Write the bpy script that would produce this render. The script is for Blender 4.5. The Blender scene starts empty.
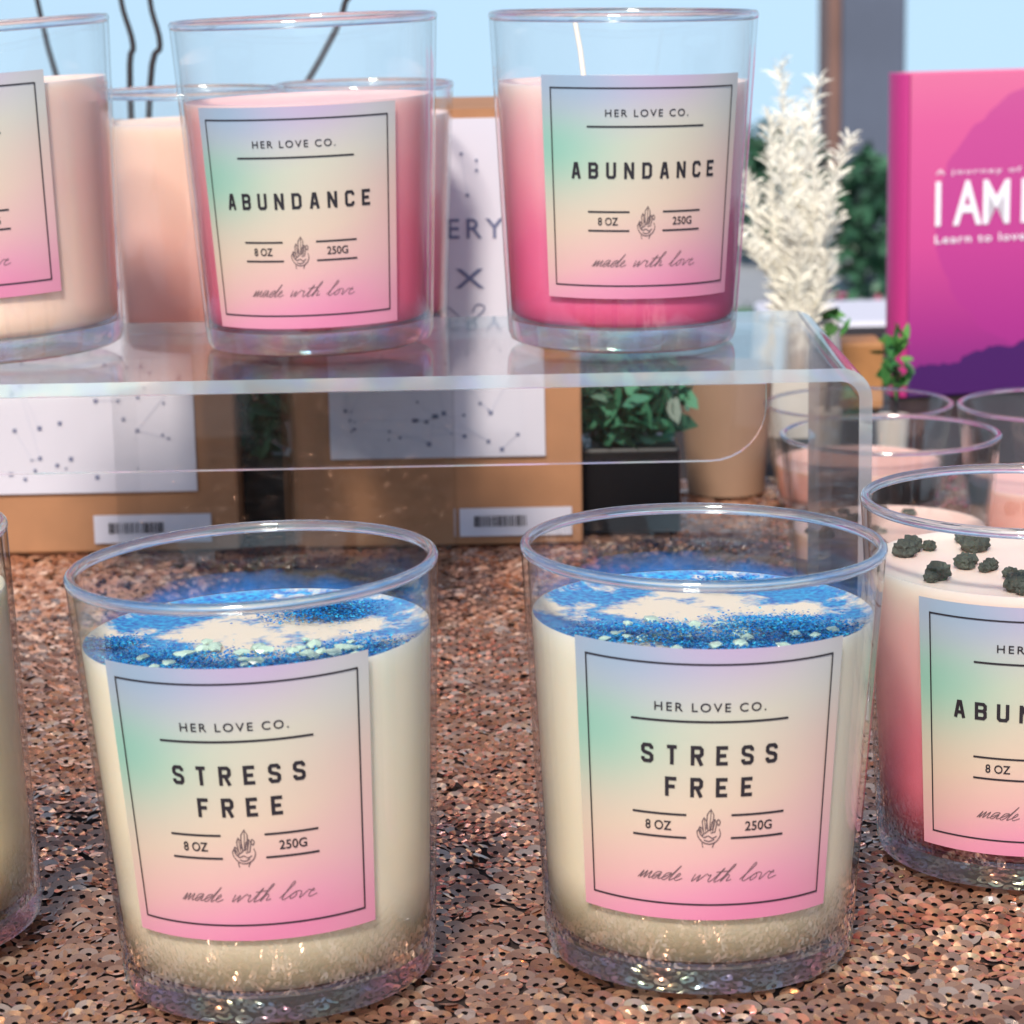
import bpy, bmesh, math, random
import numpy as np
from mathutils import Matrix, Vector
random.seed(7); rng=np.random.default_rng(7)
R=math.radians; PI=math.pi
S=bpy.context.scene; COL=S.collection
S.view_settings.view_transform='Standard'; S.view_settings.look='None'; S.view_settings.exposure=0
# ---------------------------------------------------------------- camera
F=2600.0; ZC=.234; PITCH=12.0; ROLL=-1.1
cam=bpy.data.cameras.new('camera'); co=bpy.data.objects.new('camera',cam); COL.objects.link(co)
cam.sensor_width=36; cam.lens=F/1024*36; cam.clip_start=.02; cam.clip_end=500
CM=Matrix.Translation((0,0,ZC))@Matrix.Rotation(R(90-PITCH),4,'X')@Matrix.Rotation(R(ROLL),4,'Z')
co.matrix_world=CM; S.camera=co
cam.dof.use_dof=True; cam.dof.focus_distance=.66; cam.dof.aperture_fstop=32
def ray(px,py): return CM.to_3x3()@Vector(((px-512)/F,(512-py)/F,-1))
def on_z(px,py,z):
    d=ray(px,py); return Vector((0,0,ZC))+d*((z-ZC)/d.z)
def on_y(px,py,Y):
    d=ray(px,py); return Vector((0,0,ZC))+d*(Y/d.y)
# ---------------------------------------------------------------- colour / materials
def lin(c): return tuple(((x/255)/12.92 if x/255<=.04045 else ((x/255+.055)/1.055)**2.4) for x in c)+(1,)
def mat(name):
    m=bpy.data.materials.new(name); m.use_nodes=True; nt=m.node_tree; nt.nodes.clear()
    o=nt.nodes.new('ShaderNodeOutputMaterial'); return m,nt,o
def N(nt,t,**k):
    n=nt.nodes.new(t)
    for a,b in k.items(): setattr(n,a,b)
    return n
def pr(name,c,rough=.5,metal=0,spec=.5,noise=0,nscale=40,bump=0):
    m,nt,o=mat(name); p=N(nt,'ShaderNodeBsdfPrincipled')
    p.inputs['Roughness'].default_value=rough; p.inputs['Metallic'].default_value=metal
    p.inputs['Specular IOR Level'].default_value=spec
    c=lin(c); p.inputs['Base Color'].default_value=c
    if noise or bump:
        tc=N(nt,'ShaderNodeTexCoord'); nz=N(nt,'ShaderNodeTexNoise'); nz.inputs['Scale'].default_value=nscale; nz.inputs['Detail'].default_value=6
        nt.links.new(tc.outputs['Object'],nz.inputs['Vector'])
        if noise:
            r=N(nt,'ShaderNodeValToRGB'); r.color_ramp.elements[0].position=.3; r.color_ramp.elements[1].position=.7
            r.color_ramp.elements[0].color=tuple(x*(1-noise) for x in c[:3])+(1,)
            r.color_ramp.elements[1].color=tuple(min(1,x*(1+noise)) for x in c[:3])+(1,)
            nt.links.new(nz.outputs['Fac'],r.inputs['Fac']); nt.links.new(r.outputs['Color'],p.inputs['Base Color'])
        if bump:
            b=N(nt,'ShaderNodeBump'); b.inputs['Strength'].default_value=bump; b.inputs['Distance'].default_value=.001
            nt.links.new(nz.outputs['Fac'],b.inputs['Height']); nt.links.new(b.outputs['Normal'],p.inputs['Normal'])
    nt.links.new(p.outputs[0],o.inputs[0]); return m
def painted_glints(nt,scale=18,pale=0.0,rough=.06,bump=0):
    "painted glints: a gloss whose tint runs through blue, violet, pink with the viewing angle and a slow noise"
    lw=N(nt,'ShaderNodeLayerWeight'); lw.inputs['Blend'].default_value=.5
    tc=N(nt,'ShaderNodeTexCoord'); nz=N(nt,'ShaderNodeTexNoise'); nz.inputs['Scale'].default_value=scale*3; nt.links.new(tc.outputs['Object'],nz.inputs['Vector'])
    a=N(nt,'ShaderNodeMath',operation='MULTIPLY_ADD'); a.inputs[1].default_value=1.6; nt.links.new(nz.outputs['Fac'],a.inputs[0]); nt.links.new(lw.outputs['Facing'],a.inputs[2])
    fr=N(nt,'ShaderNodeMath',operation='FRACT'); nt.links.new(a.outputs[0],fr.inputs[0])
    r=N(nt,'ShaderNodeValToRGB'); e=r.color_ramp.elements
    st=[(0,(120,190,255)),(.25,(165,160,255)),(.45,(255,165,225)),(.65,(255,238,215)),(.85,(160,240,235)),(1,(120,190,255))]
    while len(e)<len(st): e.new(.5)
    for i,(z,c) in enumerate(st): e[i].position=z; e[i].color=lin(tuple(x+(255-x)*pale for x in c))
    nt.links.new(fr.outputs[0],r.inputs['Fac']); g=N(nt,'ShaderNodeBsdfGlossy'); g.inputs['Roughness'].default_value=rough
    nt.links.new(r.outputs['Color'],g.inputs[0])
    if bump:
        n2=N(nt,'ShaderNodeTexNoise'); n2.inputs['Scale'].default_value=420; nt.links.new(tc.outputs['Object'],n2.inputs['Vector'])
        b=N(nt,'ShaderNodeBump'); b.inputs['Strength'].default_value=bump; b.inputs['Distance'].default_value=.0006
        nt.links.new(n2.outputs['Fac'],b.inputs['Height']); nt.links.new(b.outputs['Normal'],g.inputs['Normal'])
    return g
def thin_glass(name,tint=(1,1,1,1),lo=.035,hi=.75,power=3.2,diff=0,rough=.02,ir=False,low=None):
    m,nt,o=mat(name)
    t=N(nt,'ShaderNodeBsdfTransparent'); t.inputs[0].default_value=tint
    if ir: g=painted_glints(nt,pale=.3)
    else: g=N(nt,'ShaderNodeBsdfGlossy'); g.inputs['Roughness'].default_value=rough
    lw=N(nt,'ShaderNodeLayerWeight'); lw.inputs['Blend'].default_value=.5
    pw=N(nt,'ShaderNodeMath',operation='POWER'); pw.inputs[1].default_value=power
    ma=N(nt,'ShaderNodeMath',operation='MULTIPLY_ADD'); ma.inputs[1].default_value=hi-lo; ma.inputs[2].default_value=lo
    nt.links.new(lw.outputs['Facing'],pw.inputs[0]); nt.links.new(pw.outputs[0],ma.inputs[0]); fac=ma.outputs[0]
    if low:      # the thick lower part of a jar mirrors the table more strongly
        z0,z1,k=low; tc=N(nt,'ShaderNodeTexCoord'); sp=N(nt,'ShaderNodeSeparateXYZ'); nt.links.new(tc.outputs['Object'],sp.inputs[0])
        mr=N(nt,'ShaderNodeMapRange'); mr.interpolation_type='SMOOTHSTEP'; mr.inputs['From Min'].default_value=z0; mr.inputs['From Max'].default_value=z1; mr.inputs['To Min'].default_value=k; mr.inputs['To Max'].default_value=0
        nt.links.new(sp.outputs['Z'],mr.inputs['Value']); mm=N(nt,'ShaderNodeMath',operation='ADD'); mm.use_clamp=True
        nt.links.new(mr.outputs[0],mm.inputs[0]); nt.links.new(fac,mm.inputs[1]); fac=mm.outputs[0]
    mx=N(nt,'ShaderNodeMixShader'); nt.links.new(fac,mx.inputs[0])
    nt.links.new(t.outputs[0],mx.inputs[1]); nt.links.new(g.outputs[0],mx.inputs[2])
    last=mx
    if diff:
        d=N(nt,'ShaderNodeBsdfTranslucent'); d.inputs[0].default_value=(.92,.95,1,1)
        d2=N(nt,'ShaderNodeBsdfDiffuse'); d2.inputs[0].default_value=(.92,.95,1,1)
        a=N(nt,'ShaderNodeAddShader'); nt.links.new(d.outputs[0],a.inputs[0]); nt.links.new(d2.outputs[0],a.inputs[1])
        m2=N(nt,'ShaderNodeMixShader'); m2.inputs[0].default_value=diff
        nt.links.new(mx.outputs[0],m2.inputs[1]); nt.links.new(a.outputs[0],m2.inputs[2]); last=m2
    nt.links.new(last.outputs[0],o.inputs[0]); return m
def real_glass(name,c=(1,1,1,1),rough=0.0,ior=1.48,ir=0.0,tr=.25,pale=0.0,bump=0,milk=0):
    m,nt,o=mat(name); g=N(nt,'ShaderNodeBsdfGlass'); g.inputs['Color'].default_value=c; g.inputs['Roughness'].default_value=rough; g.inputs['IOR'].default_value=ior
    t=N(nt,'ShaderNodeBsdfTransparent'); mx=N(nt,'ShaderNodeMixShader'); mx.inputs[0].default_value=tr
    nt.links.new(g.outputs[0],mx.inputs[1]); nt.links.new(t.outputs[0],mx.inputs[2]); last=mx
    if ir:
        q=painted_glints(nt,pale=pale,bump=bump); m2=N(nt,'ShaderNodeMixShader'); m2.inputs[0].default_value=ir
        nt.links.new(last.outputs[0],m2.inputs[1]); nt.links.new(q.outputs[0],m2.inputs[2]); last=m2
    if milk:
        d=N(nt,'ShaderNodeBsdfDiffuse'); d.inputs[0].default_value=(.9,.84,.78,1); m3=N(nt,'ShaderNodeMixShader'); m3.inputs[0].default_value=milk
        nt.links.new(last.outputs[0],m3.inputs[1]); nt.links.new(d.outputs[0],m3.inputs[2]); last=m3
    nt.links.new(last.outputs[0],o.inputs[0]); return m
M={}
M['wall']=thin_glass('jar_glass',(1,1,1,1),lo=.04,hi=.8,power=3.8,low=(.008,.027,.36))
M['wall_up']=thin_glass('riser_jar_glass',(1,1,1,1),lo=.04,hi=.8,power=3.8,low=(.006,.014,.12))
M['rim']=real_glass('rim_glass',ir=.12,pale=.6); M['base']=real_glass('base_glass',(1,1,1,1),ir=.38,tr=.6,pale=.2,bump=.12,milk=.05)  # ir mixes painted coloured glints into the rim and base glass
M['sheet']=thin_glass('clear_acrylic_sheet',(1,1,1,1),lo=.03,hi=.78,power=3.2,rough=.05)
M['acrylic']=thin_glass('clear_acrylic',(1,1,1,1),lo=.03,hi=.5,power=5)
M['acredge']=thin_glass('acrylic_edge',(.92,.96,1,1),lo=.35,hi=.85,power=2,diff=.16,ir=True)
def reflection_mat():  # blue reflection on the jar's inner wall, painted as a patchy tint
    m,nt,o=mat('painted_blue_reflection'); tc=N(nt,'ShaderNodeTexCoord'); nz=N(nt,'ShaderNodeTexNoise'); nz.inputs['Scale'].default_value=60; nz.inputs['Detail'].default_value=3
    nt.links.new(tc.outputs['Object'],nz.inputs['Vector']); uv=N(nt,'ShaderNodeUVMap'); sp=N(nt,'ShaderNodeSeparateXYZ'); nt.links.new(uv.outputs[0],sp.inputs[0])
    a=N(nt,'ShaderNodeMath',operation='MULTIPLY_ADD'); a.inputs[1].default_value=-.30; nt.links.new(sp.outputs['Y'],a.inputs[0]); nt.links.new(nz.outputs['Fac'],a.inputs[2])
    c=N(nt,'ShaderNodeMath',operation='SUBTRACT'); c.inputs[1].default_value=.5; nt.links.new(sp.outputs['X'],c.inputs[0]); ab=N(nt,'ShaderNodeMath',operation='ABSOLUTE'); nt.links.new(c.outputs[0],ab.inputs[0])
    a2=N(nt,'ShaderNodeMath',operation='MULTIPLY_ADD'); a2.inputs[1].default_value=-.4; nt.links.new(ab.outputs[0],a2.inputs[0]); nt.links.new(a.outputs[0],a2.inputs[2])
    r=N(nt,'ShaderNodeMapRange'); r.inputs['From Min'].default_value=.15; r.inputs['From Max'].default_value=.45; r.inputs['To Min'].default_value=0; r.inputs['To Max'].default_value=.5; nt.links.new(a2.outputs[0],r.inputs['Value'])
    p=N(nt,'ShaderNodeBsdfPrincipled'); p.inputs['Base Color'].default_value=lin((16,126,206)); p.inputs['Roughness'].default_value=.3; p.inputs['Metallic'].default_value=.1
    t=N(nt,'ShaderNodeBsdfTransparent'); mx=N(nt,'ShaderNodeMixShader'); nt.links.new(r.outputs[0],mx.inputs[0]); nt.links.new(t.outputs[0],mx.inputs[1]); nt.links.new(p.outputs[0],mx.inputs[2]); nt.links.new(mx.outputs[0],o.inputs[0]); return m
M['blue_reflection']=reflection_mat()
def wax(name,stops,stain=None):
    m,nt,o=mat(name); p=N(nt,'ShaderNodeBsdfPrincipled'); p.inputs['Roughness'].default_value=.45
    p.inputs['Subsurface Weight'].default_value=.5; p.inputs['Subsurface Radius'].default_value=(1,.75,.6); p.inputs['Subsurface Scale'].default_value=.010
    tc=N(nt,'ShaderNodeTexCoord'); sp=N(nt,'ShaderNodeSeparateXYZ'); nt.links.new(tc.outputs['Object'],sp.inputs[0])
    nz=N(nt,'ShaderNodeTexNoise'); nz.inputs['Scale'].default_value=35; nt.links.new(tc.outputs['Object'],nz.inputs['Vector'])
    a=N(nt,'ShaderNodeMath',operation='MULTIPLY_ADD'); a.inputs[1].default_value=.022; nt.links.new(nz.outputs['Fac'],a.inputs[0])
    s=N(nt,'ShaderNodeMath',operation='ADD'); s.inputs[1].default_value=-.011; nt.links.new(sp.outputs['Z'],s.inputs[0]); nt.links.new(s.outputs[0],a.inputs[2])
    q=N(nt,'ShaderNodeMath',operation='DIVIDE'); q.inputs[1].default_value=.09; nt.links.new(a.outputs[0],q.inputs[0])
    r=N(nt,'ShaderNodeValToRGB'); e=r.color_ramp.elements
    while len(e)<len(stops): e.new(.5)
    for i,(z,c) in enumerate(stops): e[i].position=z/.09; e[i].color=lin(c)
    nt.links.new(q.outputs[0],r.inputs['Fac']); last=r.outputs['Color']
    if stain:
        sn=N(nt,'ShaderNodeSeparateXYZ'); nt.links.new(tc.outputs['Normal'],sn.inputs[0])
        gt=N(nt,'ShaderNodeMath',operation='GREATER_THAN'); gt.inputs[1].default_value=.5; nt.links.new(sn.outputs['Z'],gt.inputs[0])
        n2=N(nt,'ShaderNodeTexNoise'); n2.inputs['Scale'].default_value=38; n2.inputs['Detail'].default_value=10; n2.inputs['Roughness'].default_value=.68; nt.links.new(tc.outputs['Object'],n2.inputs['Vector'])
        ln=N(nt,'ShaderNodeVectorMath',operation='LENGTH'); cx=N(nt,'ShaderNodeCombineXYZ'); nt.links.new(sp.outputs['X'],cx.inputs[0]); nt.links.new(sp.outputs['Y'],cx.inputs[1]); nt.links.new(cx.outputs[0],ln.inputs[0])
        rd=N(nt,'ShaderNodeMapRange'); rd.inputs['From Min'].default_value=.008; rd.inputs['From Max'].default_value=.036; rd.inputs['To Min'].default_value=-.05; rd.inputs['To Max'].default_value=.02; nt.links.new(ln.outputs['Value'],rd.inputs['Value'])
        ad=N(nt,'ShaderNodeMath',operation='ADD'); nt.links.new(n2.outputs['Fac'],ad.inputs[0]); nt.links.new(rd.outputs[0],ad.inputs[1])
        r2=N(nt,'ShaderNodeValToRGB'); r2.color_ramp.elements[0].position=.46; r2.color_ramp.elements[1].position=.53
        nt.links.new(ad.outputs[0],r2.inputs['Fac'])
        mu=N(nt,'ShaderNodeMath',operation='MULTIPLY'); nt.links.new(gt.outputs[0],mu.inputs[0]); nt.links.new(r2.outputs['Color'],mu.inputs[1])
        mu2=N(nt,'ShaderNodeMath',operation='MULTIPLY'); mu2.inputs[1].default_value=.95; nt.links.new(mu.outputs[0],mu2.inputs[0])
        # top painted darker to hold back overexposure from the sunlight
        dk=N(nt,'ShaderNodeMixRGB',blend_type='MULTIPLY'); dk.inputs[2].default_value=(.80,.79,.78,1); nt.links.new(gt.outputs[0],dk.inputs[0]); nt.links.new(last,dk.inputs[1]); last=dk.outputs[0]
        n3=N(nt,'ShaderNodeTexNoise'); n3.inputs['Scale'].default_value=700; n3.inputs['Detail'].default_value=4; nt.links.new(tc.outputs['Object'],n3.inputs['Vector'])
        r3=N(nt,'ShaderNodeValToRGB'); r3.color_ramp.elements[0].position=.35; r3.color_ramp.elements[1].position=.68; r3.color_ramp.elements[0].color=lin(stain[0]); r3.color_ramp.elements[1].color=lin(stain[1]); nt.links.new(n3.outputs['Fac'],r3.inputs['Fac'])
        mx=N(nt,'ShaderNodeMixRGB'); nt.links.new(r3.outputs['Color'],mx.inputs[2]); nt.links.new(mu2.outputs[0],mx.inputs[0]); nt.links.new(last,mx.inputs[1]); last=mx.outputs[0]
    nt.links.new(last,p.inputs['Base Color']); nt.links.new(p.outputs[0],o.inputs[0]); return m
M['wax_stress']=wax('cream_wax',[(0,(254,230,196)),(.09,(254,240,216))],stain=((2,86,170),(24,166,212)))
M['wax_plain']=wax('plain_cream_wax',[(0,(255,226,178)),(.09,(255,234,196))])
M['wax_abA']=wax('pink_wax',[(0,(226,88,128)),(.028,(240,124,146)),(.055,(250,166,172)),(.085,(250,206,196))])
M['wax_abB']=wax('magenta_wax',[(0,(222,76,124)),(.03,(238,112,150)),(.058,(251,170,178)),(.085,(250,224,210))])
M['wax_abC']=wax('rose_wax',[(0,(238,104,124)),(.036,(242,130,146)),(.066,(250,194,186)),(.085,(244,230,210))])
M['wax_peach']=wax('peach_wax',[(0,(254,216,190)),(.05,(254,200,184)),(.085,(252,214,196))])
M['wax_rear']=wax('soft_pink_wax',[(0,(250,166,156)),(.05,(253,198,182)),(.085,(250,214,194))])
M['wick']=pr('wick_cotton',(240,232,215),.9)
M['ink']=pr('black_ink',(32,26,34),.6)
M['ink2']=pr('grey_ink',(98,80,82),.6)
def label_mat():  # holographic sheen of the label painted as a fixed pastel gradient
    m,nt,o=mat('painted_sheen_label'); p=N(nt,'ShaderNodeBsdfPrincipled'); p.inputs['Roughness'].default_value=.3
    uv=N(nt,'ShaderNodeUVMap'); sp=N(nt,'ShaderNodeSeparateXYZ'); nt.links.new(uv.outputs[0],sp.inputs[0]); U=sp.outputs['X']; V=sp.outputs['Y']
    def mth(op,a,b=None,c=None):
        n=N(nt,'ShaderNodeMath',operation=op)
        for i,x in enumerate((a,b,c)):
            if x is None: continue
            if isinstance(x,(int,float)): n.inputs[i].default_value=x
            else: nt.links.new(x,n.inputs[i])
        return n.outputs[0]
    t=mth('ADD',V,mth('MULTIPLY',mth('SUBTRACT',.5,U),.26))
    r=N(nt,'ShaderNodeValToRGB'); e=r.color_ramp.elements
    st=[(0,(210,124,156)),(.10,(212,140,162)),(.24,(212,166,162)),(.42,(208,184,164)),(.72,(196,190,172)),(.95,(182,170,186))]
    while len(e)<len(st): e.new(.5)
    for i,(z,c) in enumerate(st): e[i].position=z; e[i].color=lin(c)
    nt.links.new(t,r.inputs['Fac']); last=r.outputs['Color']
    def blob(cu,cv,su,sv,c,k):
        nonlocal last
        du=mth('DIVIDE',mth('SUBTRACT',U,cu),su); dv=mth('DIVIDE',mth('SUBTRACT',V,cv),sv)
        q=mth('ADD',mth('MULTIPLY',du,du),mth('MULTIPLY',dv,dv)); f=mth('MULTIPLY',mth('POWER',2.718,mth('MULTIPLY',q,-1)),k)
        mx=N(nt,'ShaderNodeMixRGB'); mx.inputs[2].default_value=lin(c); nt.links.new(f,mx.inputs[0]); nt.links.new(last,mx.inputs[1]); last=mx.outputs[0]
    blob(.04,.68,.32,.20,(128,184,164),.85)
    blob(.18,.98,.30,.12,(130,166,188),.75)
    blob(.6,1.02,.3,.11,(184,156,190),.6)
    blob(.98,.42,.2,.4,(218,176,174),.6)
    blob(.95,.93,.2,.2,(186,192,190),.6)
    nt.links.new(last,p.inputs['Base Color']); nt.links.new(p.outputs[0],o.inputs[0]); return m
M['label']=label_mat()
def glitter_mat(name,cols,metal=.7,rough=.3):
    m,nt,o=mat(name); p=N(nt,'ShaderNodeBsdfPrincipled'); p.inputs['Metallic'].default_value=metal; p.inputs['Roughness'].default_value=rough
    g=N(nt,'ShaderNodeNewGeometry'); r=N(nt,'ShaderNodeValToRGB'); e=r.color_ramp.elements
    while len(e)<len(cols): e.new(.5)
    for i,c in enumerate(cols): e[i].position=i/(len(cols)-1); e[i].color=lin(c)
    nt.links.new(g.outputs['Random Per Island'],r.inputs['Fac']); nt.links.new(r.outputs['Color'],p.inputs['Base Color']); nt.links.new(p.outputs[0],o.inputs[0]); return m
M['glit']=glitter_mat('blue_glitter',[(4,84,176),(16,150,214),(8,106,198),(74,204,228),(10,136,206),(4,78,164)],.1,.25)
M['sequin']=glitter_mat('rose_gold_sequin',[(166,116,92),(222,170,138),(186,134,108),(242,208,182),(176,124,100),(210,158,128),(152,104,84)],.74,.13)
M['crystal']=pr('pale_crystal',(184,208,188),.2,spec=.7,noise=.2,nscale=300)
M['bud']=pr('dried_bud',(60,66,58),.8,noise=.5,nscale=400,bump=.6)
M['cloth']=pr('brown_mesh_cloth',(40,26,22),.9,noise=.4,nscale=300)
M['kraft']=pr('kraft_card',(172,122,86),.8,noise=.08,nscale=60)
M['white']=pr('white_paper',(212,208,218),.5)
M['dot']=pr('slate_ink',(104,110,142),.6)
M['line']=pr('pale_slate_ink',(186,188,206),.6)
M['white_frond']=pr('bleached_frond',(252,245,230),.7,noise=.05,nscale=30)
M['pot']=pr('pale_ceramic',(205,196,186),.5); M['tan']=pr('tan_paper',(150,120,98),.7,noise=.06)
M['leafA']=glitter_mat('green_leaf',[(44,94,46),(70,130,62),(104,158,80),(50,106,56)],0,.5)
M['leafM']=glitter_mat('mid_leaf',[(16,52,42),(34,90,64),(76,136,104),(22,68,50)],0,.4)
M['leafD']=glitter_mat('dark_leaf',[(20,44,34),(36,72,48),(62,110,78),(28,56,40)],0,.5)
M['black']=pr('black_plastic',(12,11,15),.35)
M['twig']=pr('dark_twig',(52,44,46),.7)
M['wood']=pr('orange_wood',(176,120,70),.6,noise=.2,nscale=50)
M['pave']=pr('grey_paving',(150,152,156),.8,noise=.1,nscale=3)
M['pillar']=pr('grey_stone',(86,92,108),.6,noise=.15,nscale=2)
M['pillar2']=pr('brown_stone',(120,88,78),.7,noise=.15,nscale=4)
M['flower']=pr('pink_petal',(190,90,120),.6)
M['page']=pr('book_pages',(235,228,216),.8)
M['btext']=pr('white_print',(250,245,250),.5)
# ---------------------------------------------------------------- mesh builder
class MB:
    def __init__(s): s.v=[]; s.f=[]; s.mi=[]; s.uv=None
    def add(s,v,f,mi=0):
        o=len(s.v); s.v+= [tuple(x) for x in v]; s.f+=[tuple(i+o for i in q) for q in f]; s.mi+=[mi]*len(f)
    def lathe(s,prof,n=72,closed=False,mi=0):
        v=[];f=[]; k=len(prof)
        for r,z in prof:
            for i in range(n):
                a=2*PI*i/n; v.append((r*math.sin(a),-r*math.cos(a),z))
        for j in range(k if closed else k-1):
            j2=(j+1)%k
            for i in range(n):
                i2=(i+1)%n; f.append((j*n+i,j*n+i2,j2*n+i2,j2*n+i))
        s.add(v,f,mi)
    def box(s,lo,hi,mi=0):
        x0,y0,z0=lo;x1,y1,z1=hi
        v=[(x0,y0,z0),(x1,y0,z0),(x1,y1,z0),(x0,y1,z0),(x0,y0,z1),(x1,y0,z1),(x1,y1,z1),(x0,y1,z1)]
        s.add(v,[(0,3,2,1),(4,5,6,7),(0,1,5,4),(1,2,6,5),(2,3,7,6),(3,0,4,7)],mi)
    def tube(s,pts,r,n=8,mi=0,r2=None):
        pts=[Vector(p) for p in pts]; v=[];f=[]; L=len(pts)
        for i,p in enumerate(pts):
            t=(pts[min(i+1,L-1)]-pts[max(i-1,0)]).normalized()
            a=t.cross(Vector((0,1,.13))).normalized(); b=t.cross(a)
            rr=r if r2 is None else r+(r2-r)*i/(L-1)
            for k in range(n): v.append(p+a*rr*math.cos(2*PI*k/n)+b*rr*math.sin(2*PI*k/n))
        for i in range(L-1):
            for k in range(n): f.append((i*n+k,i*n+(k+1)%n,(i+1)*n+(k+1)%n,(i+1)*n+k))
        f.append(tuple(range(n))[::-1]); f.append(tuple((L-1)*n+k for k in range(n))); s.add(v,f,mi)
    def build(s,name,mats,parent=None,smooth=0,bevel=0):
        me=bpy.data.meshes.new(name); me.from_pydata(s.v,[],s.f)
        if not isinstance(mats,(list,tuple)): mats=[mats]
        for m in mats: me.materials.append(m)
        if len(mats)>1: me.polygons.foreach_set('material_index',s.mi)
        if s.uv:
            l=me.uv_layers.new(name='UVMap')
            for lp in me.loops: l.data[lp.index].uv=s.uv[lp.vertex_index]
        if smooth:
            me.polygons.foreach_set('use_smooth',[True]*len(me.polygons)); me.set_sharp_from_angle(angle=R(smooth))
        me.update()
        o=bpy.data.objects.new(name,me); COL.objects.link(o); o.parent=parent
        if bevel:
            b=o.modifiers.new('bevel','BEVEL'); b.width=bevel; b.segments=2
        return o
def tag(o,label=None,cat=None,group=None,kind=None):
    if label: o['label']=label
    if cat: o['category']=cat
    if group: o['group']=group
    if kind: o['kind']=kind
    return o
def thing(name,loc,label,cat,group=None,rot=(0,0,0)):
    o=bpy.data.objects.new(name,None); COL.objects.link(o); o.location=loc; o.rotation_euler=rot; o.empty_display_size=.02
    return tag(o,label,cat,group)
# ---------------------------------------------------------------- text & strokes (2D geometry)
_tc={}
def text2d(body,w,h,spacing=1.0,offset=0.0):
    key=(body,spacing,offset)
    if key not in _tc:
        c=bpy.data.curves.new('t','FONT'); c.body=body; c.size=1; c.space_character=spacing; c.offset=offset; c.resolution_u=4
        o=bpy.data.objects.new('t',c); COL.objects.link(o); dg=bpy.context.evaluated_depsgraph_get(); dg.update()
        me=bpy.data.meshes.new_from_object(o.evaluated_get(dg))
        v=[(q.co.x,q.co.y) for q in me.vertices]; f=[tuple(p.vertices) for p in me.polygons]
        bpy.data.objects.remove(o); bpy.data.curves.remove(c); bpy.data.meshes.remove(me); _tc[key]=(v,f)
    v,f=_tc[key]
    x0=min(a for a,_ in v);x1=max(a for a,_ in v);y0=min(b for _,b in v);y1=max(b for _,b in v)
    sx=w/(x1-x0); sy=h/(y1-y0)
    return [((a-(x0+x1)/2)*sx,(b-(y0+y1)/2)*sy) for a,b in v],f
def catmull(p,k=6):
    out=[]; n=len(p)
    for i in range(n-1):
        p0=p[max(i-1,0)];p1=p[i];p2=p[i+1];p3=p[min(i+2,n-1)]
        for j in range(k):
            t=j/k; out.append(tuple(.5*((2*p1[d])+(-p0[d]+p2[d])*t+(2*p0[d]-5*p1[d]+4*p2[d]-p3[d])*t*t+(-p0[d]+3*p1[d]-3*p2[d]+p3[d])*t**3) for d in range(len(p1))))
    out.append(p[-1]); return out
def ribbon(pts,w):
    v=[];f=[]; n=len(pts)
    for i,(x,y) in enumerate(pts):
        a=pts[max(i-1,0)];b=pts[min(i+1,n-1)]; dx=b[0]-a[0];dy=b[1]-a[1]; l=math.hypot(dx,dy) or 1
        nx,ny=-dy/l*w/2,dx/l*w/2; v+=[(x+nx,y+ny),(x-nx,y-ny)]
    for i in range(n-1): f.append((2*i,2*i+1,2*i+3,2*i+2))
    return v,f
def seg(x0,y0,x1,y1,w,n=12): return ribbon([(x0+(x1-x0)*i/n,y0+(y1-y0)*i/n) for i in range(n+1)],w)
# condensed block capitals with cut corners, drawn on a 0..1 box
BLK={'S':[[(1,.76),(1,.88),(.82,1),(.18,1),(0,.88),(0,.66),(.18,.55),(.82,.45),(1,.34),(1,.12),(.82,0),(.18,0),(0,.12),(0,.24)]],
'T':[[(-.05,1),(1.05,1)],[(.5,.93),(.5,-.12)]],'R':[[(0,-.12),(0,1),(.8,1),(1,.88),(1,.6),(.8,.48),(.12,.48)],[(.55,.42),(1,-.12)]],
'E':[[(1.08,1),(0,1),(0,0),(1.08,0)],[(.13,.5),(.9,.5)]],'F':[[(1.08,1),(0,1),(0,-.12)],[(.13,.5),(.9,.5)]],
'A':[[(0,-.12),(.38,1),(.62,1),(1,-.12)],[(.24,.26),(.76,.26)]],'B':[[(.8,.53),(1,.64),(1,.88),(.8,1),(0,1),(0,0),(.8,0),(1,.12),(1,.40),(.8,.51),(.12,.51)]],
'U':[[(0,1.12),(0,.13),(.18,0),(.82,0),(1,.13),(1,1.12)]],'N':[[(0,-.12),(0,1.12)],[(1,-.12),(1,1.12)],[(.08,1.0),(.92,0.0)]],'D':[[(0,0),(0,1),(.75,1),(1,.84),(1,.16),(.75,0),(0,0)]],
'C':[[(1,.74),(1,.86),(.82,1),(.18,1),(0,.86),(0,.14),(.18,0),(.82,0),(1,.14),(1,.26)]]}
def mitre(pts,w):
    v=[];f=[];n=len(pts); cl=pts[0]==pts[-1]
    def nrm(q,r):
        l=math.hypot(r[0]-q[0],r[1]-q[1]); return (-(r[1]-q[1])/l,(r[0]-q[0])/l)
    for i in range(n):
        p=pts[i]; a=pts[i-1] if i>0 else (pts[-2] if cl else None); b=pts[i+1] if i<n-1 else (pts[1] if cl else None)
        if a is None: nx,ny=nrm(p,b)
        elif b is None: nx,ny=nrm(a,p)
        else:
            n1=nrm(a,p);n2=nrm(p,b); sx=n1[0]+n2[0];sy=n1[1]+n2[1]; d=max(.5,1+n1[0]*n2[0]+n1[1]*n2[1]); nx,ny=sx/d,sy/d
        v+=[(p[0]+nx*w/2,p[1]+ny*w/2),(p[0]-nx*w/2,p[1]-ny*w/2)]
    for i in range(n-1): f.append((2*i,2*i+1,2*i+3,2*i+2))
    return v,f
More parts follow.
